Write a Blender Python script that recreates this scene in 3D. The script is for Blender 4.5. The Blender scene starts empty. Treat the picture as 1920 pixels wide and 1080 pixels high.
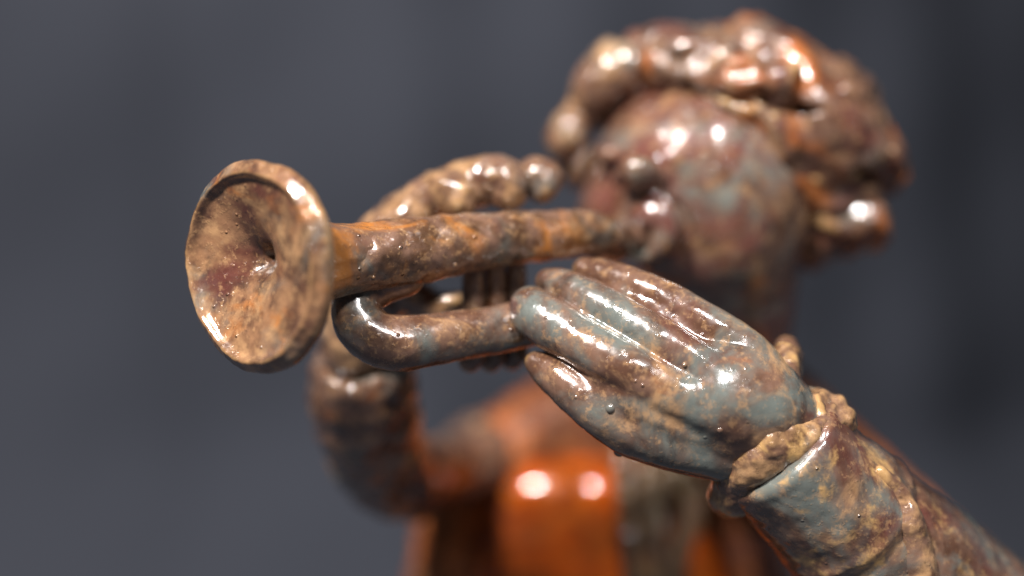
import bpy, math
import numpy as np

# ------------------------------------------------------------------ camera, world, sun, exposure
sc = bpy.context.scene
D = 20.0                    # cm from lens to the plane through the horn's mouth
K = 13.0 / 1920             # cm per photograph pixel in that plane
TABLE = 14.0                # cm from table top up to the lens axis
cam_d = bpy.data.cameras.new('camera'); cam = bpy.data.objects.new('camera', cam_d)
sc.collection.objects.link(cam); sc.camera = cam
cam.location = (0, -D * .01, TABLE * .01); cam.rotation_euler = (math.radians(90), 0, 0)
cam_d.sensor_width = 36; cam_d.lens = 36 * D / 13.0
cam_d.clip_start = .005; cam_d.clip_end = 50
cam_d.dof.use_dof = True; cam_d.dof.focus_distance = (D + .35) * .01
cam_d.dof.aperture_fstop = 3.9

world = bpy.data.worlds.new('World'); sc.world = world; world.use_nodes = True
bg = world.node_tree.nodes['Background']; bg.inputs[0].default_value = (.84, .92, 1.0, 1); bg.inputs[1].default_value = .085
def lamp(name, az, el, dist, size, watts, color):
    # az in degrees from straight behind the camera (minus = from the left), el above level, dist in cm from the figurine
    d = bpy.data.lights.new(name, 'AREA'); d.shape = 'DISK'; d.size = size * .01; d.energy = watts; d.color = color
    o = bpy.data.objects.new(name, d); sc.collection.objects.link(o)
    a, e = math.radians(az), math.radians(el); c = (.012, .03, TABLE * .01)
    o.location = (c[0] + dist * .01 * math.sin(a) * math.cos(e), c[1] - dist * .01 * math.cos(a) * math.cos(e), c[2] + dist * .01 * math.sin(e))
    o.rotation_euler = (math.radians(90) - e, 0, a)
lamp('key_lamp', -34, 46, 75, 8.5, 14.4, (1, .98, .96))
lamp('side_lamp', 16, 44, 75, 11, 5.4, (.96, .98, 1))
sc.view_settings.view_transform = 'Standard'; sc.view_settings.look = 'None'
sc.view_settings.exposure = 0; sc.view_settings.gamma = 1

# ------------------------------------------------------------------ small maths kit (all in cm, lens axis = +Y)
F = np.float32
def P(px, py, d):
    s = (D + d) / D
    return np.array([(px - 960) * K * s, d, (540 - py) * K * s], F)
def Rr(r, d): return r * K * (D + d) / D
def unit(v): v = np.asarray(v, float); return v / np.linalg.norm(v)

def smin(a, b, k):
    if k <= 0: return np.minimum(a, b)
    h = np.maximum(k - np.abs(a - b), 0) / k
    return np.minimum(a, b) - h * h * k * .25
def smax(a, b, k): return -smin(-a, -b, k)
def cone(p, a, b, ra, rb):
    ab = b - a; L = float(ab @ ab)
    t = np.clip(((p - a) @ ab) / L, 0, 1)
    q = p - a - t[:, None] * ab
    return np.sqrt((q * q).sum(1)) - (ra + (rb - ra) * t)
def frame(yaw=0, pitch=0, roll=0):
    y, p, r = map(math.radians, (yaw, pitch, roll))
    Rz = np.array([[math.cos(y), -math.sin(y), 0], [math.sin(y), math.cos(y), 0], [0, 0, 1]])
    Rx = np.array([[1, 0, 0], [0, math.cos(p), -math.sin(p)], [0, math.sin(p), math.cos(p)]])
    Ry = np.array([[math.cos(r), 0, math.sin(r)], [0, 1, 0], [-math.sin(r), 0, math.cos(r)]])
    return (Ry @ Rz @ Rx).astype(F)         # columns = local axes; roll turns clockwise in the picture
def ell(p, c, rad, M=None):
    q = p - c
    if M is not None: q = q @ M
    rad = np.asarray(rad, F)
    k0 = np.sqrt(((q / rad) ** 2).sum(1)); k1 = np.sqrt(((q / (rad * rad)) ** 2).sum(1))
    return np.where(k1 > 1e-6, k0 * (k0 - 1) / np.maximum(k1, 1e-6), -rad.min()).astype(F)
def torus(p, c, n, R, r):
    q = p - c; n = np.asarray(n, F); h = q @ n
    w = np.sqrt(np.maximum((q * q).sum(1) - h * h, 0))
    return np.sqrt((w - R) ** 2 + h * h) - r
def catmull(pts, n=6):
    pts = [np.asarray(q, float) for q in pts]
    pts = [2 * pts[0] - pts[1]] + pts + [2 * pts[-1] - pts[-2]]
    out = []
    for i in range(1, len(pts) - 2):
        a, b, c, d = pts[i - 1:i + 3]
        for t in np.arange(n) / n:
            out.append(.5 * (2 * b + (c - a) * t + (2 * a - 5 * b + 4 * c - d) * t * t + (3 * b - a - 3 * c + d) * t ** 3))
    out.append(pts[-2]); return out
def knots(lst, n=5):
    """[(px, py, depth, r_px), ...] -> smooth chain of (point, radius)"""
    q = [np.r_[P(a, b, d), Rr(r, d)] for a, b, d, r in lst]
    return [(v[:3].astype(F), float(v[3])) for v in catmull(q, n)]
def chain(p, ks, k=.0):
    f = None
    for (a, ra), (b, rb) in zip(ks[:-1], ks[1:]):
        g = cone(p, a, b, ra, rb); f = g if f is None else smin(f, g, k)
    return f

_rng = np.random.RandomState(7); _g = _rng.randn(65536, 3).astype(F); _g /= np.linalg.norm(_g, axis=1)[:, None]
def vnoise(p, seed=0):
    p = np.asarray(p, F); i = np.floor(p).astype(np.int64); f = (p - i).astype(F); w = f * f * f * (f * (f * 6 - 15) + 10)
    def h(dx, dy, dz):
        k = ((i[:, 0] + dx) * 73856093 ^ (i[:, 1] + dy) * 19349663 ^ (i[:, 2] + dz) * 83492791 ^ (seed * 2654435 + 11)) & 65535
        g = _g[k]; return g[:, 0] * (f[:, 0] - dx) + g[:, 1] * (f[:, 1] - dy) + g[:, 2] * (f[:, 2] - dz)
    a = h(0,0,0) * (1 - w[:,0]) + h(1,0,0) * w[:,0]; b = h(0,1,0) * (1 - w[:,0]) + h(1,1,0) * w[:,0]
    c = h(0,0,1) * (1 - w[:,0]) + h(1,0,1) * w[:,0]; d = h(0,1,1) * (1 - w[:,0]) + h(1,1,1) * w[:,0]
    return ((a * (1 - w[:,1]) + b * w[:,1]) * (1 - w[:,2]) + (c * (1 - w[:,1]) + d * w[:,1]) * w[:,2]) * 1.7

def surface(f, lo, hi, h):
    """mesh of f = 0 inside a box: coarse cull, surface nets, Newton step"""
    lo = np.asarray(lo, float); hi = np.asarray(hi, float); B = 4
    n = np.ceil((hi - lo) / h / B).astype(int) * B
    cn = n // B
    ax = [lo[i] + (np.arange(cn[i]) + .5) * B * h for i in range(3)]
    C = np.stack(np.meshgrid(*ax, indexing='ij'), -1).reshape(-1, 3).astype(F)
    cf = f(C).reshape(cn)
    near = np.abs(cf) < B * h * 1.45
    V = np.repeat(np.repeat(np.repeat(np.sign(cf) * 9, B, 0), B, 1), B, 2).astype(F)
    m = np.repeat(np.repeat(np.repeat(near, B, 0), B, 1), B, 2)
    idx = np.argwhere(m)
    pts = (lo + (idx + .5) * h).astype(F)
    out = np.empty(len(pts), F)
    for s in range(0, len(pts), 400000): out[s:s + 400000] = f(pts[s:s + 400000])
    V[m] = out
    V = np.pad(V, 1, constant_values=9.0); lo0 = lo - .5 * h
    S = V < 0
    acc = np.zeros(tuple(np.array(V.shape) - 1) + (3,), F); cnt = np.zeros(tuple(np.array(V.shape) - 1), F)
    sh = acc.shape[:3]
    def sl(o): return tuple(slice(o[i], o[i] + sh[i]) for i in range(3))
    for a in range(3):
        for u in (0, 1):
            for w in (0, 1):
                o = [0, 0, 0]; b, c = [i for i in range(3) if i != a]; o[b] = u; o[c] = w
                o2 = list(o); o2[a] = 1
                A = V[sl(o)]; Bv = V[sl(o2)]
                x = (A < 0) != (Bv < 0)
                t = np.where(x, np.clip(A / np.where(x, A - Bv, 1), 0, 1), 0)
                for j in range(3):
                    acc[..., j] += np.where(x, t if j == a else o[j], 0)
                cnt += x
    act = cnt > 0
    ids = -np.ones(sh, np.int64); ids[act] = np.arange(act.sum())
    cell = np.argwhere(act)
    vert = lo0 + (cell + acc[act] / cnt[act][:, None]) * h
    faces = []
    for a in range(3):
        b, c = (a + 1) % 3, (a + 2) % 3
        s0 = [slice(1, -1)] * 3; s1 = [slice(1, -1)] * 3
        s0[a] = slice(0, -1); s1[a] = slice(1, None)
        A = S[tuple(s0)]; Bv = S[tuple(s1)]
        e = np.argwhere(A != Bv); ins = A[tuple(e.T)]
        off = np.ones(3, int); off[a] = 0
        e = e + off
        def cid(db, dc):
            q = e.copy(); q[:, b] -= db; q[:, c] -= dc; return ids[tuple(q.T)]
        Q = np.stack([cid(1, 1), cid(0, 1), cid(0, 0), cid(1, 0)], 1)
        Q[~ins] = Q[~ins][:, ::-1]
        faces.append(Q)
    faces = np.concatenate(faces)
    v = vert.astype(F)
    for _ in range(2):
        e = h * .5; g = np.empty_like(v); f0 = f(v)
        for j in range(3):
            d = np.zeros(3, F); d[j] = e; g[:, j] = (f(v + d) - f(v - d)) / (2 * e)
        gl = np.maximum((g * g).sum(1), .05)
        v = v - np.clip(f0 / gl, -h, h)[:, None] * g
    nrm = g / np.sqrt(np.maximum((g * g).sum(1), 1e-9))[:, None]
    return v, faces, nrm

def rough(v, n, amp, seed=0):
    """hand-worked clay: uneven lumps, small pits"""
    d = sum(a * vnoise(v * fr + 17.3, seed + i) for i, (a, fr) in enumerate(amp))
    return v + n * d[:, None]
LUMPS = ((.022, 1.3), (.012, 3.1), (.005, 7.5))

col = sc.collection
def link(name, v, faces, mat, parent, smooth=True, ridge=True):
    me = bpy.data.meshes.new(name)
    v = np.asarray(v, float) * .01; v[:, 2] += TABLE * .01
    v = v - ORG
    me.from_pydata(v.tolist(), [], faces.tolist() if hasattr(faces, 'tolist') else faces)
    if smooth: me.polygons.foreach_set('use_smooth', [True] * len(me.polygons))
    me.materials.append(mat); me.update()
    if ridge:
        Q = np.asarray(faces) if hasattr(faces, 'shape') else np.array([f for f in faces if len(f) == 4])
        E = np.concatenate([Q[:, [0, 1]], Q[:, [1, 2]], Q[:, [2, 3]], Q[:, [3, 0]]]); a_, b_ = E[:, 0], E[:, 1]; nv = len(v)
        deg = np.maximum(np.bincount(a_, minlength=nv) + np.bincount(b_, minlength=nv), 1)
        def avg(x): return (np.bincount(a_, x[b_], nv) + np.bincount(b_, x[a_], nv)) / deg
        w = v * 100; lap = np.stack([avg(w[:, j]) for j in range(3)], 1) - w
        l2 = avg((((w[a_] - w[b_]) ** 2).sum(1)).mean() * np.ones(nv)) if False else ((w[a_] - w[b_]) ** 2).sum(1).mean()
        nn = np.empty(nv * 3, np.float32); me.vertices.foreach_get('normal', nn); nn = nn.reshape(-1, 3)
        kap = -4 * (lap * nn).sum(1) / l2
        for _ in range(5): kap = .4 * kap + .6 * avg(kap)
        at = me.attributes.new('ridge', 'FLOAT', 'POINT'); at.data.foreach_set('value', kap.astype(np.float32))
    o = bpy.data.objects.new(name, me); col.objects.link(o); o.parent = parent
    if parent is None: o.location = ORG
    return o
ORG = np.array([P(1180, 540, 7)[0] * .01, .07, 0.0])
def solid(name, f, lo, hi, h, mat, parent, amp=LUMPS, seed=0):
    v, fa, n = surface(f, lo, hi, h)
    return link(name, rough(v, n, amp, seed), fa, mat, parent)
def bounds(ks, pad=.35):
    A = np.array([k[0] for k in ks]); r = max(k[1] for k in ks) + pad
    return A.min(0) - r, A.max(0) + r

# ------------------------------------------------------------------ materials
def srgb(*c): return tuple((x / 255 / 12.92 if x / 255 <= .04045 else ((x / 255 + .055) / 1.055) ** 2.4) for x in c) + (1,)
def glaze(name, teal=.5, tan=.5, orange=.3, maroon=.3, ochre=.0, shift=0, gloss=.10, grain=1.0, cols=None, spec=.6, film=0.0, coat=.85, edge=.6):
    """mottled lustre glaze: teal grey, tan, rust orange and plum patches under a clear coat"""
    C = dict(teal=srgb(101, 104, 98), tan=srgb(184, 141, 99), orange=srgb(158, 84, 30), maroon=srgb(88, 46, 40),
             brown=srgb(84, 56, 42), ochre=srgb(190, 148, 94), pink=srgb(114, 84, 68), dark=srgb(34, 25, 22))
    if cols: C.update(cols)
    m = bpy.data.materials.new(name); m.use_nodes = True
    N = m.node_tree.nodes; L = m.node_tree.links; bs = N['Principled BSDF']
    tc = N.new('ShaderNodeTexCoord'); sca = N.new('ShaderNodeVectorMath'); sca.operation = 'MULTIPLY_ADD'
    L.new(tc.outputs['Object'], sca.inputs[0]); sca.inputs[1].default_value = (100,) * 3; sca.inputs[2].default_value = (shift * 3.7, shift * 1.9, shift * 5.1)
    def noise(scale, detail=4, rough_=.6, off=0, dist=0.0):
        n = N.new('ShaderNodeTexNoise'); n.inputs['Scale'].default_value = scale; n.inputs['Detail'].default_value = detail
        n.inputs['Roughness'].default_value = rough_; n.inputs['Distortion'].default_value = dist
        a = N.new('ShaderNodeVectorMath'); a.operation = 'ADD'; a.inputs[1].default_value = (off * 7.3, off * 2.9, off * 4.4)
        L.new(sca.outputs[0], a.inputs[0]); L.new(a.outputs[0], n.inputs['Vector']); return n.outputs['Fac']
    def ramp(x, a, b):
        r = N.new('ShaderNodeMapRange'); r.interpolation_type = 'SMOOTHSTEP'
        r.inputs['From Min'].default_value = a; r.inputs['From Max'].default_value = b; L.new(x, r.inputs['Value']); return r.outputs[0]
    def mul(x, y):
        q = N.new('ShaderNodeMath'); q.operation = 'MULTIPLY'; L.new(x, q.inputs[0])
        if isinstance(y, float): q.inputs[1].default_value = y
        else: L.new(y, q.inputs[1])
        return q.outputs[0]
    def mix(fac, a, b):
        q = N.new('ShaderNodeMix'); q.data_type = 'RGBA'
        L.new(fac, q.inputs[0])
        for s, x in ((6, a), (7, b)):
            if isinstance(x, tuple): q.inputs[s].default_value = x
            else: L.new(x, q.inputs[s])
        return q.outputs[2]
    def th(w): return .64 - .28 * w           # a patch weight 0..1 as a noise threshold
    c = mix(ramp(noise(2.0, 4, .6, 1), .40, .62), C['brown'], C['pink'])
    if teal > 0: c = mix(ramp(noise(.70, 5, .60, 2, .7), th(teal), th(teal) + .20), c, C['teal'])
    if tan > 0: c = mix(mul(ramp(noise(1.25, 6, .66, 3, .6), th(tan), th(tan) + .22), .85), c, C['tan'])
    if maroon > 0: c = mix(mul(ramp(noise(.85, 5, .62, 4, .7), th(maroon), th(maroon) + .20), .9), c, C['maroon'])
    if orange > 0: c = mix(ramp(noise(1.05, 4, .62, 5, .7), th(orange), th(orange) + .20), c, C['orange'])
    c = mix(mul(ramp(noise(1.3, 5, .66, 12, .5), .55, .74), .7), c, C['dark'])
    if ochre > 0: c = mix(ramp(noise(1.4, 5, .66, 6, .3), th(ochre), th(ochre) + .16), c, C['ochre'])
    fine = noise(13, 4, .62, 7)
    c = mix(mul(ramp(noise(6, 6, .72, 13), .53, .66), .42), c, C['tan'])          # crawled, grainy breaks in the glaze
    c = mix(mul(ramp(fine, .60, .68), .4 * grain), c, C['tan'])
    c = mix(mul(ramp(noise(9, 5, .7, 8), .60, .70), .45 * grain), c, C['dark'])
    at = N.new('ShaderNodeAttribute'); at.attribute_name = 'ridge'                  # thin glaze on sharp ridges shows the tan body
    c = mix(mul(ramp(at.outputs['Fac'], 7.0, 20.0), edge), c, C['ochre'])
    L.new(c, bs.inputs['Base Color'])
    bs.inputs['Metallic'].default_value = .10
    rg = N.new('ShaderNodeMapRange'); rg.inputs['To Min'].default_value = gloss; rg.inputs['To Max'].default_value = gloss + .26
    rg.inputs['From Min'].default_value = .35; rg.inputs['From Max'].default_value = .68; L.new(noise(4, 5, .65, 10), rg.inputs['Value'])
    L.new(rg.outputs[0], bs.inputs['Roughness'])
    bs.inputs['Coat Weight'].default_value = coat; bs.inputs['Coat Roughness'].default_value = .045; bs.inputs['Coat IOR'].default_value = 1.55
    bs.inputs['Specular IOR Level'].default_value = spec
    for k_, v_ in (('Thin Film Thickness', film), ('Thin Film IOR', 1.6)):
        if k_ in bs.inputs: bs.inputs[k_].default_value = v_
    b1 = N.new('ShaderNodeBump'); b1.inputs['Strength'].default_value = .55 * grain; b1.inputs['Distance'].default_value = .00012
    L.new(noise(7.5, 5, .6, 11), b1.inputs['Height'])
    b2 = N.new('ShaderNodeBump'); b2.inputs['Strength'].default_value = .5 * grain; b2.inputs['Distance'].default_value = .00007
    L.new(ramp(fine, .56, .70), b2.inputs['Height']); L.new(b1.outputs[0], b2.inputs['Normal'])
    vo = N.new('ShaderNodeTexVoronoi'); vo.inputs['Scale'].default_value = 5.5; L.new(sca.outputs[0], vo.inputs['Vector'])
    sx = N.new('ShaderNodeSeparateColor'); L.new(vo.outputs['Color'], sx.inputs[0])
    bub = mul(ramp(vo.outputs['Distance'], .17, .02), ramp(sx.outputs[0], .66, .80))      # burst and unburst glaze bubbles
    b4 = N.new('ShaderNodeBump'); b4.inputs['Strength'].default_value = 1.0 * grain; b4.inputs['Distance'].default_value = .00022
    L.new(bub, b4.inputs['Height']); L.new(b2.outputs[0], b4.inputs['Normal'])
    L.new(b4.outputs[0], bs.inputs['Normal'])
    b3 = N.new('ShaderNodeBump'); b3.inputs['Strength'].default_value = .30 * grain; b3.inputs['Distance'].default_value = .00010
    L.new(noise(6, 3, .5, 11), b3.inputs['Height'])
    b5 = N.new('ShaderNodeBump'); b5.inputs['Strength'].default_value = 1.0 * grain; b5.inputs['Distance'].default_value = .00022
    L.new(bub, b5.inputs['Height']); L.new(b3.outputs[0], b5.inputs['Normal']); L.new(b5.outputs[0], bs.inputs['Coat Normal'])
    return m
M_BELL = glaze('bell_glaze', .58, .58, .36, .44, .0, 1, cols=dict(orange=srgb(182, 112, 54), pink=srgb(144, 104, 74)))
M_TUBE = glaze('tube_glaze', .52, .34, .60, .25, .0, 2, grain=1.15, cols=dict(orange=srgb(168, 104, 46), brown=srgb(80, 54, 36)))
M_LOW = glaze('lower_tube_glaze', .62, .45, .10, .25, .0, 3)
M_HAND = glaze('hand_glaze', .82, .46, .04, .28, .0, 4, gloss=.08, grain=.55)
M_FHAND = glaze('far_hand_glaze', .62, .66, .15, .15, .15, 5)
M_CUFF = glaze('cuff_glaze', .48, .68, .15, .20, .45, 6, gloss=.14)
M_SLEEVE = glaze('sleeve_glaze', .74, .30, .05, .62, .30, 7, grain=.8)
M_WAIST = glaze('waistcoat_glaze', .0, .0, .80, .52, .0, 14, gloss=.05, grain=.35, spec=.2, cols=dict(orange=srgb(178, 72, 2), brown=srgb(112, 44, 8), pink=srgb(150, 70, 14), tan=srgb(176, 104, 44), maroon=srgb(84, 30, 14)))
M_FSLEEVE = glaze('far_sleeve_glaze', .50, .35, .30, .50, .10, 8, edge=.25)
M_FACE = glaze('face_glaze', .54, .44, .15, .72, .0, 19, grain=.4, cols=dict(dark=srgb(70, 46, 42), maroon=srgb(100, 54, 46), teal=srgb(112, 112, 104)))
M_HAIR = glaze('hair_glaze', .52, .44, .55, .60, .0, 10, gloss=.2, coat=.5)
M_COAT = glaze('jacket_glaze', .15, .30, .72, .40, .0, 11, gloss=.50, grain=.8, coat=.06, spec=.3, cols=dict(orange=srgb(148, 76, 28), brown=srgb(88, 44, 20), pink=srgb(108, 58, 30)))
M_TIE = glaze('tie_glaze', .45, .35, .1, .2, .0, 12, gloss=.3, cols=dict(tan=srgb(146, 116, 78), brown=srgb(66, 46, 30), teal=srgb(92, 82, 60), pink=srgb(108, 80, 52)))
M_VALVE = glaze('valve_glaze', .25, .35, .3, .6, .0, 13, cols=dict(teal=srgb(80, 70, 60)))

mc = bpy.data.materials.new('dark_cloth'); mc.use_nodes = True
cb = mc.node_tree.nodes['Principled BSDF']; cb.inputs['Roughness'].default_value = .9; cb.inputs['Specular IOR Level'].default_value = .15
n_ = mc.node_tree.nodes.new('ShaderNodeTexNoise'); n_.inputs['Scale'].default_value = 14; n_.inputs['Detail'].default_value = 5
r_ = mc.node_tree.nodes.new('ShaderNodeValToRGB')
r_.color_ramp.elements[0].color = (.031, .033, .042, 1); r_.color_ramp.elements[1].color = (.042, .044, .055, 1)
t_ = mc.node_tree.nodes.new('ShaderNodeTexCoord')
mc.node_tree.links.new(t_.outputs['Object'], n_.inputs['Vector']); mc.node_tree.links.new(n_.outputs['Fac'], r_.inputs[0]); mc.node_tree.links.new(r_.outputs[0], cb.inputs['Base Color'])

# ------------------------------------------------------------------ setting: dark cloth hung behind and swept onto the table
def backdrop():
    nx, ns = 280, 150
    xs = np.linspace(-62, 62, nx); V = []
    for j in range(ns):
        t = j / (ns - 1) * 100                      # cm along the cloth, front edge first
        flat, R = 52.0, 9.0
        if t < flat: y, z = -20 + t, 0.0
        elif t < flat + R * math.pi / 2:
            a = (t - flat) / R; y, z = -20 + flat + R * math.sin(a), R - R * math.cos(a)
        else: y, z = -20 + flat + R, R + (t - flat - R * math.pi / 2) * 1.5
        up = min(max((t - flat) / 12, 0), 1)
        for x in xs:
            fold = .85 * math.sin(x * .27 + .02 * z) + .34 * math.sin(x * .83 + 1.3 + .03 * z) + .55 * math.sin(z * .25 + x * .1) + .25 * math.sin(z * .5 - x * .35)
            u = max(x + 5, 0); turn = .020 * u * u if u < 18 else 6.48 + .72 * (u - 18)
            V.append((x, y + up * (fold + turn), z - TABLE + (1 - up) * .04 * math.sin(x * .8 + y * .5)))
    Fc = [(j * nx + i, j * nx + i + 1, (j + 1) * nx + i + 1, (j + 1) * nx + i) for j in range(ns - 1) for i in range(nx - 1)]
    o = link('backdrop_cloth', np.array(V), Fc, mc, None, ridge=False)
    o['kind'] = 'structure'
backdrop()

# ------------------------------------------------------------------ the figurine
fig = bpy.data.objects.new('ceramic_figurine', None); col.objects.link(fig)
fig.location = ORG; fig.empty_display_size = .02
fig['label'] = 'glazed ceramic trumpeter figurine in mottled brown, teal and orange, horn raised to its lips'
fig['category'] = 'figurine'

# --- trumpet
trumpet = None
def bell(parent):
    c = P(470, 499, -.15)
    ax = unit(np.array([-.64, -.76, -.06]))           # the way the horn's mouth points
    up = unit(np.array([.10, 0, 1]) - ax * (np.array([.10, 0, 1]) @ ax)); rt = np.cross(up, ax) * -1
    R = Rr(187, -.15); na, V, rows = 288, [], []
    rt = np.cross(ax, up)
    prof_in = [(u, 0) for u in np.linspace(0, 1, 40)]
    tube_c = P(700, 481, .72)                          # where the tube takes over
    Ax = np.array([math.cos, math.sin])
    for ring, (kind, u) in enumerate([('i', u) for u in np.linspace(.03, 1, 46)] + [('l', u) for u in np.linspace(.12, 1, 9)] + [('o', u) for u in np.linspace(.04, 1.12, 38)]):
        for i in range(na):
            a = 2 * math.pi * i / na; ca, sa = math.cos(a), math.sin(a)
            side = ca                                     # +1 = rt side
            rim = 1 + .016 * math.sin(3 * a + .6) + .008 * math.sin(5 * a + 2) + .005 * math.sin(9 * a + 1) + .003 * math.sin(17 * a)
            if kind == 'i':
                r = u
                horn = -.25 * (1 - r) ** 2.4
                bowl = -.27 * (1 - r ** 1.7)
                w = .5 - .5 * side * SIDE
                z = horn * (1 - w) + bowl * w - .13 * math.exp(-(r / .40) ** 2) - .26 * math.exp(-(r / .13) ** 2)
                # a folded lip, proud on the bowl side
                z += .075 * math.exp(-((r - .95) / .045) ** 2)
                rr = r * R * rim
            elif kind == 'l':
                th = u * math.pi; tk = .12
                rr = R * rim + tk * math.sin(th) * .9; z = -tk + tk * math.cos(th)
            else:
                rr = R * rim + (Rr(66, .7) - R) * (1 - max(1 - u, 0) ** 2.6) - max(u - 1, 0) * 1.2; z = -.17 - 1.35 * u ** 1.7
                if u > .5: pass
            cen = c + ax * z
            if kind == 'o':                                # outer flare leans over into the tube's line
                cen = c + ax * (-.17) + (tube_c - (c + ax * (-.17))) * u ** 1.25
            if kind == 'i':
                cen = cen + rt * .14 * (1 - r) ** 1.5 + up * .10 * (1 - r) ** 1.5
            V.append(cen + (rt * ca + up * sa) * rr)
        rows.append(ring)
    V = np.array(V, F); nr = len(rows)
    Fc = []
    for j in range(nr - 1):
        for i in range(na):
            i2 = (i + 1) % na
            Fc.append((j * na + i, j * na + i2, (j + 1) * na + i2, (j + 1) * na + i))
    V = np.vstack([V, V[:na].mean(0) - ax * .25]); Fc += [(len(V) - 1, (i + 1) % na, i) for i in range(na)]
    n = V - (c - ax * 1.5); n = n / np.linalg.norm(n, axis=1)[:, None]
    V = rough(V, n.astype(F), ((.016, 1.2), (.014, 3.0), (.006, 8)), 3)
    # ragged beads of glaze round the lip
    d = np.abs(np.linalg.norm((V - c) - ((V - c) @ ax)[:, None] * ax, axis=1) - R)
    V = V + n * (np.maximum(vnoise(V * 9, 21), 0) * .015 * np.exp(-(d / .09) ** 2))[:, None]
    o = link('bell', V, Fc, M_BELL, parent)
    o.data.materials.append(M_TUBE)
    k0 = (46 + 9 + 9) * na                                 # behind the lip the glaze is the tube's
    for pl in o.data.polygons:
        if k0 <= pl.index < (nr - 1) * na: pl.material_index = 1
    return o
SIDE = -1.0

main_tube = knots([(630, 494, .40, 54), (700, 481, .72, 63), (800, 466, 1.05, 59), (900, 453, 1.4, 52), (1000, 443, 1.8, 46), (1090, 437, 2.15, 41),
                   (1135, 442, 2.45, 38), (1155, 452, 2.85, 34), (1130, 470, 3.2, 32)])
low_tube = knots([(760, 520, 1.0, 36), (705, 534, .88, 38), (668, 566, .78, 42), (674, 608, .70, 46), (712, 638, .67, 48), (770, 642, .75, 48), (860, 630, 1.0, 46), (960, 612, 1.3, 44), (1060, 590, 1.65, 42), (1110, 560, 1.95, 40), (1120, 520, 2.2, 38)])
lead = knots([(700, 500, 1.9, 26), (850, 478, 2.2, 26), (1000, 455, 2.6, 25), (1120, 442, 2.95, 24), (1185, 440, 3.15, 22)])
mouthp = knots([(1165, 440, 3.05, 22), (1190, 440, 3.2, 26), (1208, 440, 3.32, 32)], 3)

tube_o = solid('bell_tube', lambda p: chain(p, main_tube, .05), *bounds(main_tube), .035, M_TUBE, fig, ((.028, 1.6), (.024, 4), (.010, 9)), 31)
tube_o.name = 'trumpet'                                  # the horn's main tube carries its pieces
trumpet = tube_o
bell(trumpet)
solid('lower_tube', lambda p: chain(p, low_tube, .05), *bounds(low_tube), .035, M_LOW, trumpet, LUMPS, 35)
solid('lead_pipe', lambda p: chain(p, lead, .03), *bounds(lead), .04, M_TUBE, trumpet, LUMPS, 36)
solid('mouthpiece', lambda p: chain(p, mouthp, .03), *bounds(mouthp), .03, M_LOW, trumpet, LUMPS, 37)
for i, (px, d) in enumerate(((886, 1.75), (926, 1.93), (966, 2.1))):
    ks = [(P(px, 440, d), Rr(20, d)), (P(px + 3, 665, d), Rr(22, d))]
    cap = [(P(px - 2, 656, d), Rr(25, d)), (P(px - 6, 676, d), Rr(21, d))]
    solid('valve', lambda p: smin(chain(p, ks), chain(p, cap), .04), *bounds(ks + cap), .03, M_VALVE, trumpet, LUMPS, 40 + i)

# --- near hand: back of the hand to the lens, four fingers laid along the valves
fing = [
    ([(1094, 505, 1.55, 22), (1135, 516, 1.35, 29), (1215, 548, 1.02, 35), (1300, 595, .78, 39), (1385, 648, .66, 40), (1430, 690, .70, 40)], .05),      # forefinger
    ([(1028, 528, 1.42, 24), (1072, 545, 1.10, 36), (1150, 588, .72, 41), (1240, 642, .42, 42), (1330, 696, .32, 42), (1400, 735, .40, 44)], .05),       # middle
    ([(988, 562, 1.30, 24), (1005, 588, 1.00, 47), (1078, 634, .66, 47), (1165, 684, .36, 49), (1260, 738, .26, 50), (1350, 782, .34, 50)], .05),        # ring
    ([(1004, 680, .95, 20), (1042, 703, .82, 37), (1105, 748, .64, 50), (1180, 794, .56, 58), (1270, 828, .58, 58), (1350, 848, .66, 52)], .05),         # little
    ([(1045, 578, .85, 10), (1110, 612, .58, 13), (1190, 660, .32, 13), (1285, 712, .10, 10)], .05),                               # slip of clay between
]
fk = [knots(f, 5) for f, _ in fing]
for fa, fb_, st in ((0, 1, 1), (1, 2, 1), (2, 3, 2)):
    mid = [tuple((np.array(a) + np.array(b)) / 2 + np.array([0, 0, .16, -6])) for a, b in zip(fing[fa][0][st:], fing[fb_][0][st:])]
    if fa == 2: mid = [(a, b, d - .12, r + 8) for a, b, d, r in mid]
    mid[0] = (*mid[0][:2], mid[0][2] + .12, mid[0][3] - 14)
    fk.append(knots(mid, 5))
palm = [(1290, 730, .84, 95), (1350, 745, .78, 112), (1400, 765, .78, 106), (1450, 795, .85, 88), (1510, 860, 1.05, 78)]
pk = knots(palm, 4)
thumb = knots([(1100, 560, 2.2, 26), (1200, 590, 2.1, 32), (1320, 640, 1.8, 40), (1400, 690, 1.5, 55)], 4)
heel = knots([(1475, 650, 1.75, 22), (1478, 672, 1.6, 28), (1470, 700, 1.3, 36)], 3)
beads = [(1145, 766, .02, 9), (1162, 851, .55, 10), (1093, 742, .25, 4), (1205, 720, -.05, 5), (1228, 716, -.05, 4), (1190, 742, 0, 5), (1265, 690, .05, 6), (1282, 676, .05, 5), (1312, 672, .05, 5), (1350, 800, -.05, 7)]
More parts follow.
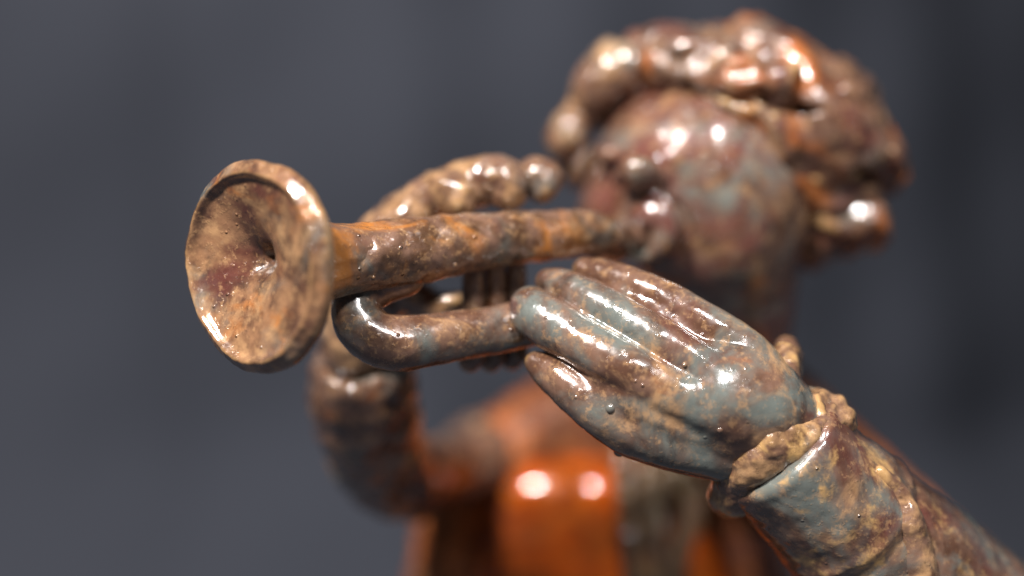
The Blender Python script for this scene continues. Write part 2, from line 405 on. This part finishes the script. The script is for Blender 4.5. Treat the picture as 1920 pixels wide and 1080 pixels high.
def hand_f(p):
    f = chain(p, pk, .1)
    for i, ks in enumerate(fk):
        g = chain(p, ks, .03)
        f = smin(f, g, .035 if i < 5 else .06)
    f = smin(f, ell(p, P(1345, 800, .86), (Rr(120, .7), Rr(75, .7), Rr(80, .7)), frame(roll=28)), .25)
    f = smin(f, ell(p, P(1400, 690, .70), (Rr(80, .7), Rr(45, .7), Rr(48, .7)), frame(roll=30)), .2)
    f = smin(f, ell(p, P(1348, 748, .30), (Rr(70, .3), .27, Rr(46, .3)), frame(roll=28)), .3)
    f = smin(f, chain(p, thumb), .1); f = smin(f, chain(p, heel), .06)
    return f
def bead_f(p):
    f = hand_f(p)
    return f
lo, hi = P(960, 920, -.2), P(1540, 470, 2.6)
hand_o = solid('hand', bead_f, (lo[0] - .1, -.6, lo[2] - .5), (hi[0] + .5, 2.9, hi[2] + .6), .030, M_HAND, fig, ((.012, 1.6), (.008, 4), (.003, 10)), 50)
hand_o['label'] = 'hand with its back to the lens, four fingers along the horn'

# --- near cuff and sleeve
a0, a1 = P(1440, 814, .95), P(1735, 1120, 2.6)
axd = unit(a1 - a0).astype(F)
sl = knots([(1440, 818, 1.0, 127), (1462, 842, 1.0, 128), (1482, 862, 1.0, 124), (1530, 915, 1.15, 130), (1600, 985, 1.45, 140), (1700, 1085, 2.0, 158), (1860, 1230, 3.0, 170), (1960, 1330, 4.2, 175)], 4)
def sleeve_f(p):
    f = chain(p, sl, .1)
    h = (p - a0) @ axd
    f = smax(f, -(h - .02), .12)                             # cut square at the wrist
    # fold creases running round the sleeve
    ang = (p @ np.array([.6, .2, .75], F))
    f = f - .035 * np.exp(-((h - 1.55 - .25 * ang * .2) / .10) ** 2) + .03 * np.exp(-((h - 1.72 - .05 * ang) / .10) ** 2)
    return f
q0, q1 = bounds(sl, .5)
solid('sleeve', sleeve_f, q0, q1, .045, M_SLEEVE, fig, ((.035, 1.1), (.02, 3), (.008, 8)), 60)
wrist = knots([(1376, 925, 1.25, 40), (1390, 890, .74, 44), (1420, 842, .46, 46), (1450, 795, .46, 44), (1466, 728, .78, 32), (1474, 665, 1.1, 24)], 4)
hem = knots([(1372, 938, 1.0, 30), (1404, 892, .58, 25), (1440, 850, .37, 25), (1490, 824, .32, 22), (1545, 803, .48, 18), (1584, 790, .75, 20)], 5)
flapM = frame(yaw=12, pitch=-18, roll=-14)
def cuff_f(p):
    f = chain(p, wrist, .06)
    f = smin(f, chain(p, hem, .03), .22)
    c = P(1518, 806, .95); q = p - c
    g = ell(p, c, (Rr(86, .9), .50, Rr(80, .9)), frame(roll=-10))
    an = np.arctan2(q[:, 2], q[:, 0])
    g = g + .020 * np.sin(an * 13 + 2 * vnoise(p * 2.5, 210)) + .015 * vnoise(p * 4, 211)
    g = smax(g, -((q[:, 2] - .25 * q[:, 0]) + .06), .05)
    f = smin(f, g, .12)
    f = smin(f, ell(p, P(1470, 838, 1.0), (Rr(122, 1), .85, Rr(40, 1)), frame(roll=-31)), .10)
    f = f - .010 * np.maximum(np.sin(p[:, 0] * 21 + p[:, 2] * 9), 0) * np.maximum(np.sin(p[:, 2] * 25 - p[:, 0] * 8), 0)
    return f
q0, q1 = bounds(wrist + hem, .5)
solid('cuff', cuff_f, q0, q1, .03, M_CUFF, fig, ((.055, 1.7), (.022, 4.5), (.010, 11)), 66)

def hit(f, px, py, lo=-1.5, hi=5.0):
    t = np.linspace(lo, hi, 700); q = np.array([P(px, py, d) for d in t], F); w = np.argmax(f(q) < 0)
    return float(t[w])
seam = knots([(x, y, hit(sleeve_f, x, y) + Rr(r, 1) * .62, r) for x, y, r in ((1650, 885, 12), (1680, 925, 20), (1702, 970, 26), (1714, 1020, 28), (1722, 1075, 30), (1728, 1130, 30))], 4)
solid('sleeve_seam', lambda p: chain(p, seam, .04), *bounds(seam), .035, M_CUFF, fig, ((.04, 2), (.02, 5), (.01, 10)), 67)

# --- near upper arm, seen past the sleeve
ua = knots([(1400, 800, 7.4, 150), (1560, 915, 6.7, 118), (1720, 1050, 5.6, 112), (1880, 1200, 5.0, 118), (1980, 1330, 4.4, 130)], 4)
solid('upper_sleeve', lambda p: chain(p, ua, .1), *bounds(ua), .07, M_COAT, fig, LUMPS, 70)

# --- far hand: knuckles over the valve tops, wrist hidden behind the horn
fb = knots([(668, 640, 3.1, 72), (690, 540, 2.8, 80), (735, 455, 2.55, 66), (790, 395, 2.4, 50)], 4)
ff = [knots([(760, 412, 2.4, 44), (815, 366, 2.25, 42), (848, 360, 2.1, 40), (862, 382, 2.0, 29)], 4),
      knots([(850, 350, 2.45, 42), (905, 342, 2.3, 46), (942, 337, 2.2, 44), (950, 366, 2.15, 34)], 4),
      knots([(950, 345, 2.65, 34), (1000, 332, 2.5, 37), (1018, 334, 2.45, 35), (1016, 352, 2.4, 28)], 4)]
ft = knots([(730, 520, 2.6, 40), (800, 570, 2.5, 30), (850, 566, 2.4, 22)], 4)
def fhand(p):
    f = chain(p, fb, .1)
    for ks in ff + [ft]: f = smin(f, chain(p, ks, .03), .05)
    return f
q0, q1 = bounds(fb + sum(ff, []) + ft)
fh = solid('hand', fhand, q0, q1, .04, M_FHAND, fig, ((.03, 1.6), (.03, 4), (.014, 9)), 80)
fh['label'] = 'hand behind the horn with knuckles over the valves'
# --- far cuff and sleeve
fs = knots([(678, 700, 3.4, 94), (690, 780, 3.9, 92), (706, 845, 4.5, 86), (752, 895, 5.4, 78), (832, 882, 6.8, 62), (925, 848, 8.3, 72), (1020, 840, 8.8, 90)], 4)
fc0, fc1 = P(672, 672, 3.2), P(684, 735, 3.55); fcd = unit(fc1 - fc0).astype(F)
def fsl(p):
    f = chain(p, fs, .15)
    h = (p - fc0) @ fcd
    f = smax(f, -(h - .05 - .14 * vnoise(p * 1.6, 222)), .10)
    f = f - (.05 * vnoise(p * 2.2, 220) + .03) * np.exp(-((h - .22) / .16) ** 2) - (.06 * vnoise(p * 1.7, 221) + .03) * np.exp(-((h - .62) / .2) ** 2)
    return f
q0, q1 = bounds(fs)
solid('sleeve', fsl, q0, q1, .06, M_FSLEEVE, fig, ((.08, 1.0), (.06, 2.6), (.025, 6)), 85)

# --- head
hd = 4.7
HM = frame(roll=8)
def R3(*r): return tuple(Rr(x, hd) for x in r)
neck = knots([(1345, 465, 4.7, 146), (1360, 545, 4.9, 122), (1366, 620, 5.4, 108), (1345, 700, 6.6, 125), (1330, 790, 7.8, 150)], 3)
def head_f(p):
    f = ell(p, P(1312, 330, hd), R3(202, 218, 192), HM)
    f = smin(f, ell(p, P(1325, 420, hd - .25), R3(150, 165, 135)), .5)               # jaw
    f = smin(f, ell(p, P(1378, 400, hd - .72), R3(112, 105, 125)), .5)                # near cheek, blown out
    f = smin(f, ell(p, P(1140, 400, hd - .35), R3(55, 70, 70)), .3)                   # far cheek
    f = smin(f, ell(p, P(1255, 480, 3.85), R3(62, 60, 48)), .25)                      # chin
    f = smin(f, ell(p, P(1262, 305, 3.25), R3(46, 30, 20), frame(roll=-6)), .25)      # near eyelid
    f = smin(f, ell(p, P(1150, 290, 3.7), R3(34, 30, 20)), .2)                        # far eyelid
    f = smin(f, cone(p, P(1205, 245, 3.75), P(1196, 318, 3.1), Rr(18, 3), Rr(25, 3)), .35)  # bridge
    f = smin(f, ell(p, P(1196, 322, 2.85), R3(38, 40, 32)), .06)
    f = smin(f, ell(p, P(1228, 332, 3.1), R3(26, 28, 24)), .05)
    f = smin(f, ell(p, P(1165, 334, 3.2), R3(20, 24, 18)), .06)
    f = smax(f, -ell(p, P(1180, 352, 3.0), R3(9, 14, 10)), .04)
    f = smax(f, -ell(p, P(1212, 356, 3.05), R3(9, 14, 9)), .04)
    n = unit(np.array([-.45, -.88, -.1]))
    f = smin(f, torus(p, P(1214, 430, 3.15), n, Rr(38, 3.4), Rr(27, 3.4)), .05)       # pursed lips
    f = smin(f, ell(p, P(1232, 404, 3.05), R3(36, 30, 30)), .06)
    f = smax(f, -ell(p, P(1192, 458, 2.9), R3(30, 50, 26), frame(roll=-40)), .06)
    f = smax(f, -torus(p, P(1218, 432, 3.3), n, Rr(74, 3.4), Rr(5, 3.4)), .06)
    f = smin(f, ell(p, P(1216, 374, 3.25), R3(40, 34, 30)), .14)                      # upper lip
    f = smin(f, chain(p, neck, .2), .5)
    return f
lo, hi = P(1080, 760, hd), P(1560, 60, hd)
head = solid('head', head_f, (lo[0], 2.2, lo[2]), (hi[0], 7.6, hi[2]), .055, M_FACE, fig, ((.03, 1.2), (.015, 3)), 90)

# hair locks: chunky, hand-pressed twists
HAIRM = frame(roll=25)
def hair_f(p):
    c = P(1428, 240, 5.0); q = (p - c) @ HAIRM
    f = ell(p, c, (Rr(272, 5), 1.9, Rr(184, 5)), HAIRM)
    w = q + .35 * np.stack([vnoise(q * 1.1, 201), vnoise(q * 1.1, 202), vnoise(q * 1.1, 203)], 1)
    f = f + .10 * np.sin(w[:, 2] * 5.2 + w[:, 0] * 1.6 + 1.2 * np.sin(w[:, 0] * 1.5)) + .05 * np.abs(vnoise(q * 2.6, 204))
    f = smax(f, -ell(p, P(1640, 335, 3.9), (Rr(70, 4), .6, Rr(9, 4)), frame(roll=20)), .06)
    f = smax(f, -ell(p, P(1470, 200, 3.3), (Rr(70, 3.5), .35, Rr(9, 3.5)), frame(roll=8)), .05)
    return f
hc = P(1428, 240, 5.0)
solid('hair', hair_f, hc - 2.9, hc + 2.9, .06, M_HAIR, head, ((.06, 1.0), (.025, 2.6), (.012, 6)), 99)
locks = [  # px, py, depth, rx, ry, rz, roll, ridges
    (1098, 208, 4.6, 40, 60, 50, 30, 0),
    (1122, 146, 4.3, 44, 60, 74, 24, 1), (1205, 112, 4.5, 80, 80, 48, -28, 1), (1172, 190, 4.75, 64, 60, 74, 20, 0), (1064, 248, 4.4, 36, 50, 60, 20, 0), (1082, 306, 4.7, 32, 40, 44, 10, 1),
    (1165, 130, 4.2, 56, 50, 56, 35, 1), (1312, 112, 4.4, 150, 120, 58, 6, 1), (1394, 152, 3.55, 122, 80, 66, 10, 0),
    (1250, 138, 4.0, 66, 60, 48, 10, 1), (1486, 285, 3.75, 46, 40, 66, -22, 3), (1500, 335, 3.9, 52, 40, 30, 14, 2), (1655, 318, 4.5, 46, 80, 34, 30, 1),
    (1555, 365, 4.6, 104, 90, 112, 20, 2), (1600, 412, 4.6, 64, 90, 66, 0, 1), (1530, 440, 4.8, 60, 90, 60, 20, 1), (1410, 218, 3.45, 90, 46, 22, 12, 2), (1560, 215, 4.0, 90, 70, 60, 30, 2), (1640, 290, 4.3, 60, 70, 40, 34, 2)]
for i, (px, py, d, a, b, c, ro, rid) in enumerate(locks):
    cc = P(px, py, d); rad = (Rr(a, d), Rr(b, d), Rr(c, d)); Mx = frame(yaw=(i * 37) % 40 - 20, roll=ro)
    def lock_f(p, cc=cc, rad=rad, Mx=Mx, rid=rid, i=i):
        q = (p - cc) @ Mx
        f = ell(p, cc, rad, Mx)
        if i > 6: f = f + .20 * np.abs(vnoise(p * 1.7, 230 + i)) - .06
        if rid: f = f + .045 * np.sin((q[:, 2] / rad[2] * rid + q[:, 0] / rad[0] * .9 + i) * 2.6)
        if i == 8:                                                  # the big rolled curl over the brow has a raised rim
            u = q[:, 0] / rad[0]; w = q[:, 2] / rad[2]; r2 = np.sqrt(u * u + w * w)
            f = f + .06 * np.exp(-((r2 - .70) / .12) ** 2)
        return f
    m = max(rad) + .25
    solid('hair_lock', lock_f, cc - m, cc + m, .055, M_FHAND if i < 7 else M_HAIR, head, ((.08, 1.2), (.03, 3.0), (.016, 7)) if i > 6 else ((.05, 1.3), (.02, 3.5), (.012, 7)), 100 + i)

# --- torso: jacket with lapels, glossy waistcoat, rough necktie
TD = 1.2                    # the chest leans back from the raised arms
def T(l): return [(a, b, d + TD, r) for a, b, d, r in l]
def jacket_f(p):
    f = ell(p, P(1170, 1060, 7.9 + TD), (2.9, 1.75, 3.0))
    sh = knots(T([(965, 850, 7.2, 95), (1080, 800, 7.4, 105), (1240, 760, 7.5, 110), (1400, 790, 7.0, 110)]), 3)
    f = smin(f, chain(p, sh, .2), .7)
    low = knots(T([(1170, 1060, 7.9, 300), (1170, 1300, 7.9, 285), (1165, 1600, 7.9, 300), (1165, 1800, 7.9, 330)]), 3)
    f = smin(f, chain(p, knots(T([(845, 900, 6.9, 62), (850, 980, 6.75, 66), (845, 1080, 6.7, 72), (850, 1250, 6.8, 80)]), 3), .1), .15)
    q = p.copy(); q[:, 1] = (q[:, 1] - 7.9 - TD) * 1.6 + 7.9 + TD
    f = smin(f, chain(q, low, .2) * .8, .5)
    return smax(f, -(p[:, 2] + TABLE), .05)
lo, hi = P(720, 1100, 8), P(1640, 640, 8)
jacket = solid('jacket', jacket_f, (lo[0], 5.8, -TABLE - .2), (hi[0], 12.2, hi[2]), .09, M_COAT, fig, ((.06, .8), (.03, 2)), 120)
def waist_f(p):
    f = ell(p, P(1130, 1120, 7.9 + TD), (Rr(400, 7), 2.3, Rr(320, 7)))
    f = smin(f, ell(p, P(1085, 935, 6.62 + TD), (Rr(190, 6.5), .80, Rr(90, 6.5)), frame(roll=3)), .6)
    f = smin(f, ell(p, P(1146, 925, 6.05 + TD), (Rr(38, 6.2), .25, Rr(34, 6.2))), .3)
    return f
lo, hi = P(740, 1450, 7.9), P(1560, 780, 7.9)
solid('waistcoat', waist_f, (lo[0], 6.4, lo[2]), (hi[0] + .4, 11.4, hi[2]), .07, M_WAIST, jacket, ((.04, .9), (.015, 2.4)), 125)
def strip(name, pts, mat, seed, amp, h=.06):
    ks = knots(T(pts), 5)
    return solid(name, lambda p: chain(p, ks, .05), *bounds(ks), h, mat, jacket, amp, seed)
strip('lapel', [(822, 880, 6.5, 22), (850, 930, 6.3, 24), (855, 1000, 6.2, 26), (842, 1090, 6.2, 26), (835, 1200, 6.2, 26)], M_COAT, 130, ((.04, 1.5), (.02, 4)))
strip('lapel', [(1330, 880, 6.0, 26), (1372, 960, 5.9, 30), (1390, 1060, 5.95, 30), (1400, 1200, 6.1, 30)], M_COAT, 131, ((.04, 1.5), (.02, 4)))
for i, (x0, x1, x2) in enumerate(((1165, 1175, 1185), (1205, 1212, 1215), (1240, 1235, 1238), (1275, 1290, 1262), (1310, 1300, 1276))):
    strip('necktie_fold', [(x0, 850, 5.9, 14), (x0 + 4, 900, 5.75, 16), (x1, 970, 5.65, 17), (x2, 1060, 5.6, 15), (x2, 1150, 5.7, 14)], M_TIE, 140 + i, ((.05, 2), (.03, 5)), .05)

# --- beads of glaze standing on the surface
def bead(px, py, f, r, parent, mat, drop=None):
    d = hit(f, px, py) if drop is None else drop
    c = P(px, py, d); rr = Rr(r, d)
    nu, nv_ = 14, 9
    V = [(c[0] + rr * math.sin(math.pi * j / (nv_ - 1)) * math.cos(2 * math.pi * i / nu), c[1] + .8 * rr * math.cos(math.pi * j / (nv_ - 1)), c[2] + rr * math.sin(math.pi * j / (nv_ - 1)) * math.sin(2 * math.pi * i / nu)) for j in range(nv_) for i in range(nu)]
    Fc = [(j * nu + i, j * nu + (i + 1) % nu, (j + 1) * nu + (i + 1) % nu, (j + 1) * nu + i) for j in range(nv_ - 1) for i in range(nu)]
    link('glaze_bead', np.array(V), Fc, mat, parent, ridge=False)
for px, py, r in ((1145, 766, 10), (1205, 722, 4), (1284, 684, 5), (1350, 806, 6)):
    bead(px, py, hand_f, r, hand_o, M_HAND)
bead(1161, 846, hand_f, 11, hand_o, M_HAND, .62)
tf = lambda p: chain(p, main_tube, .05)
for px, py, r in ((733, 462, 4), (852, 496, 6), (1105, 466, 5), (985, 482, 4), (700, 520, 4)):
    bead(px, py, tf, r, trumpet, M_TUBE)
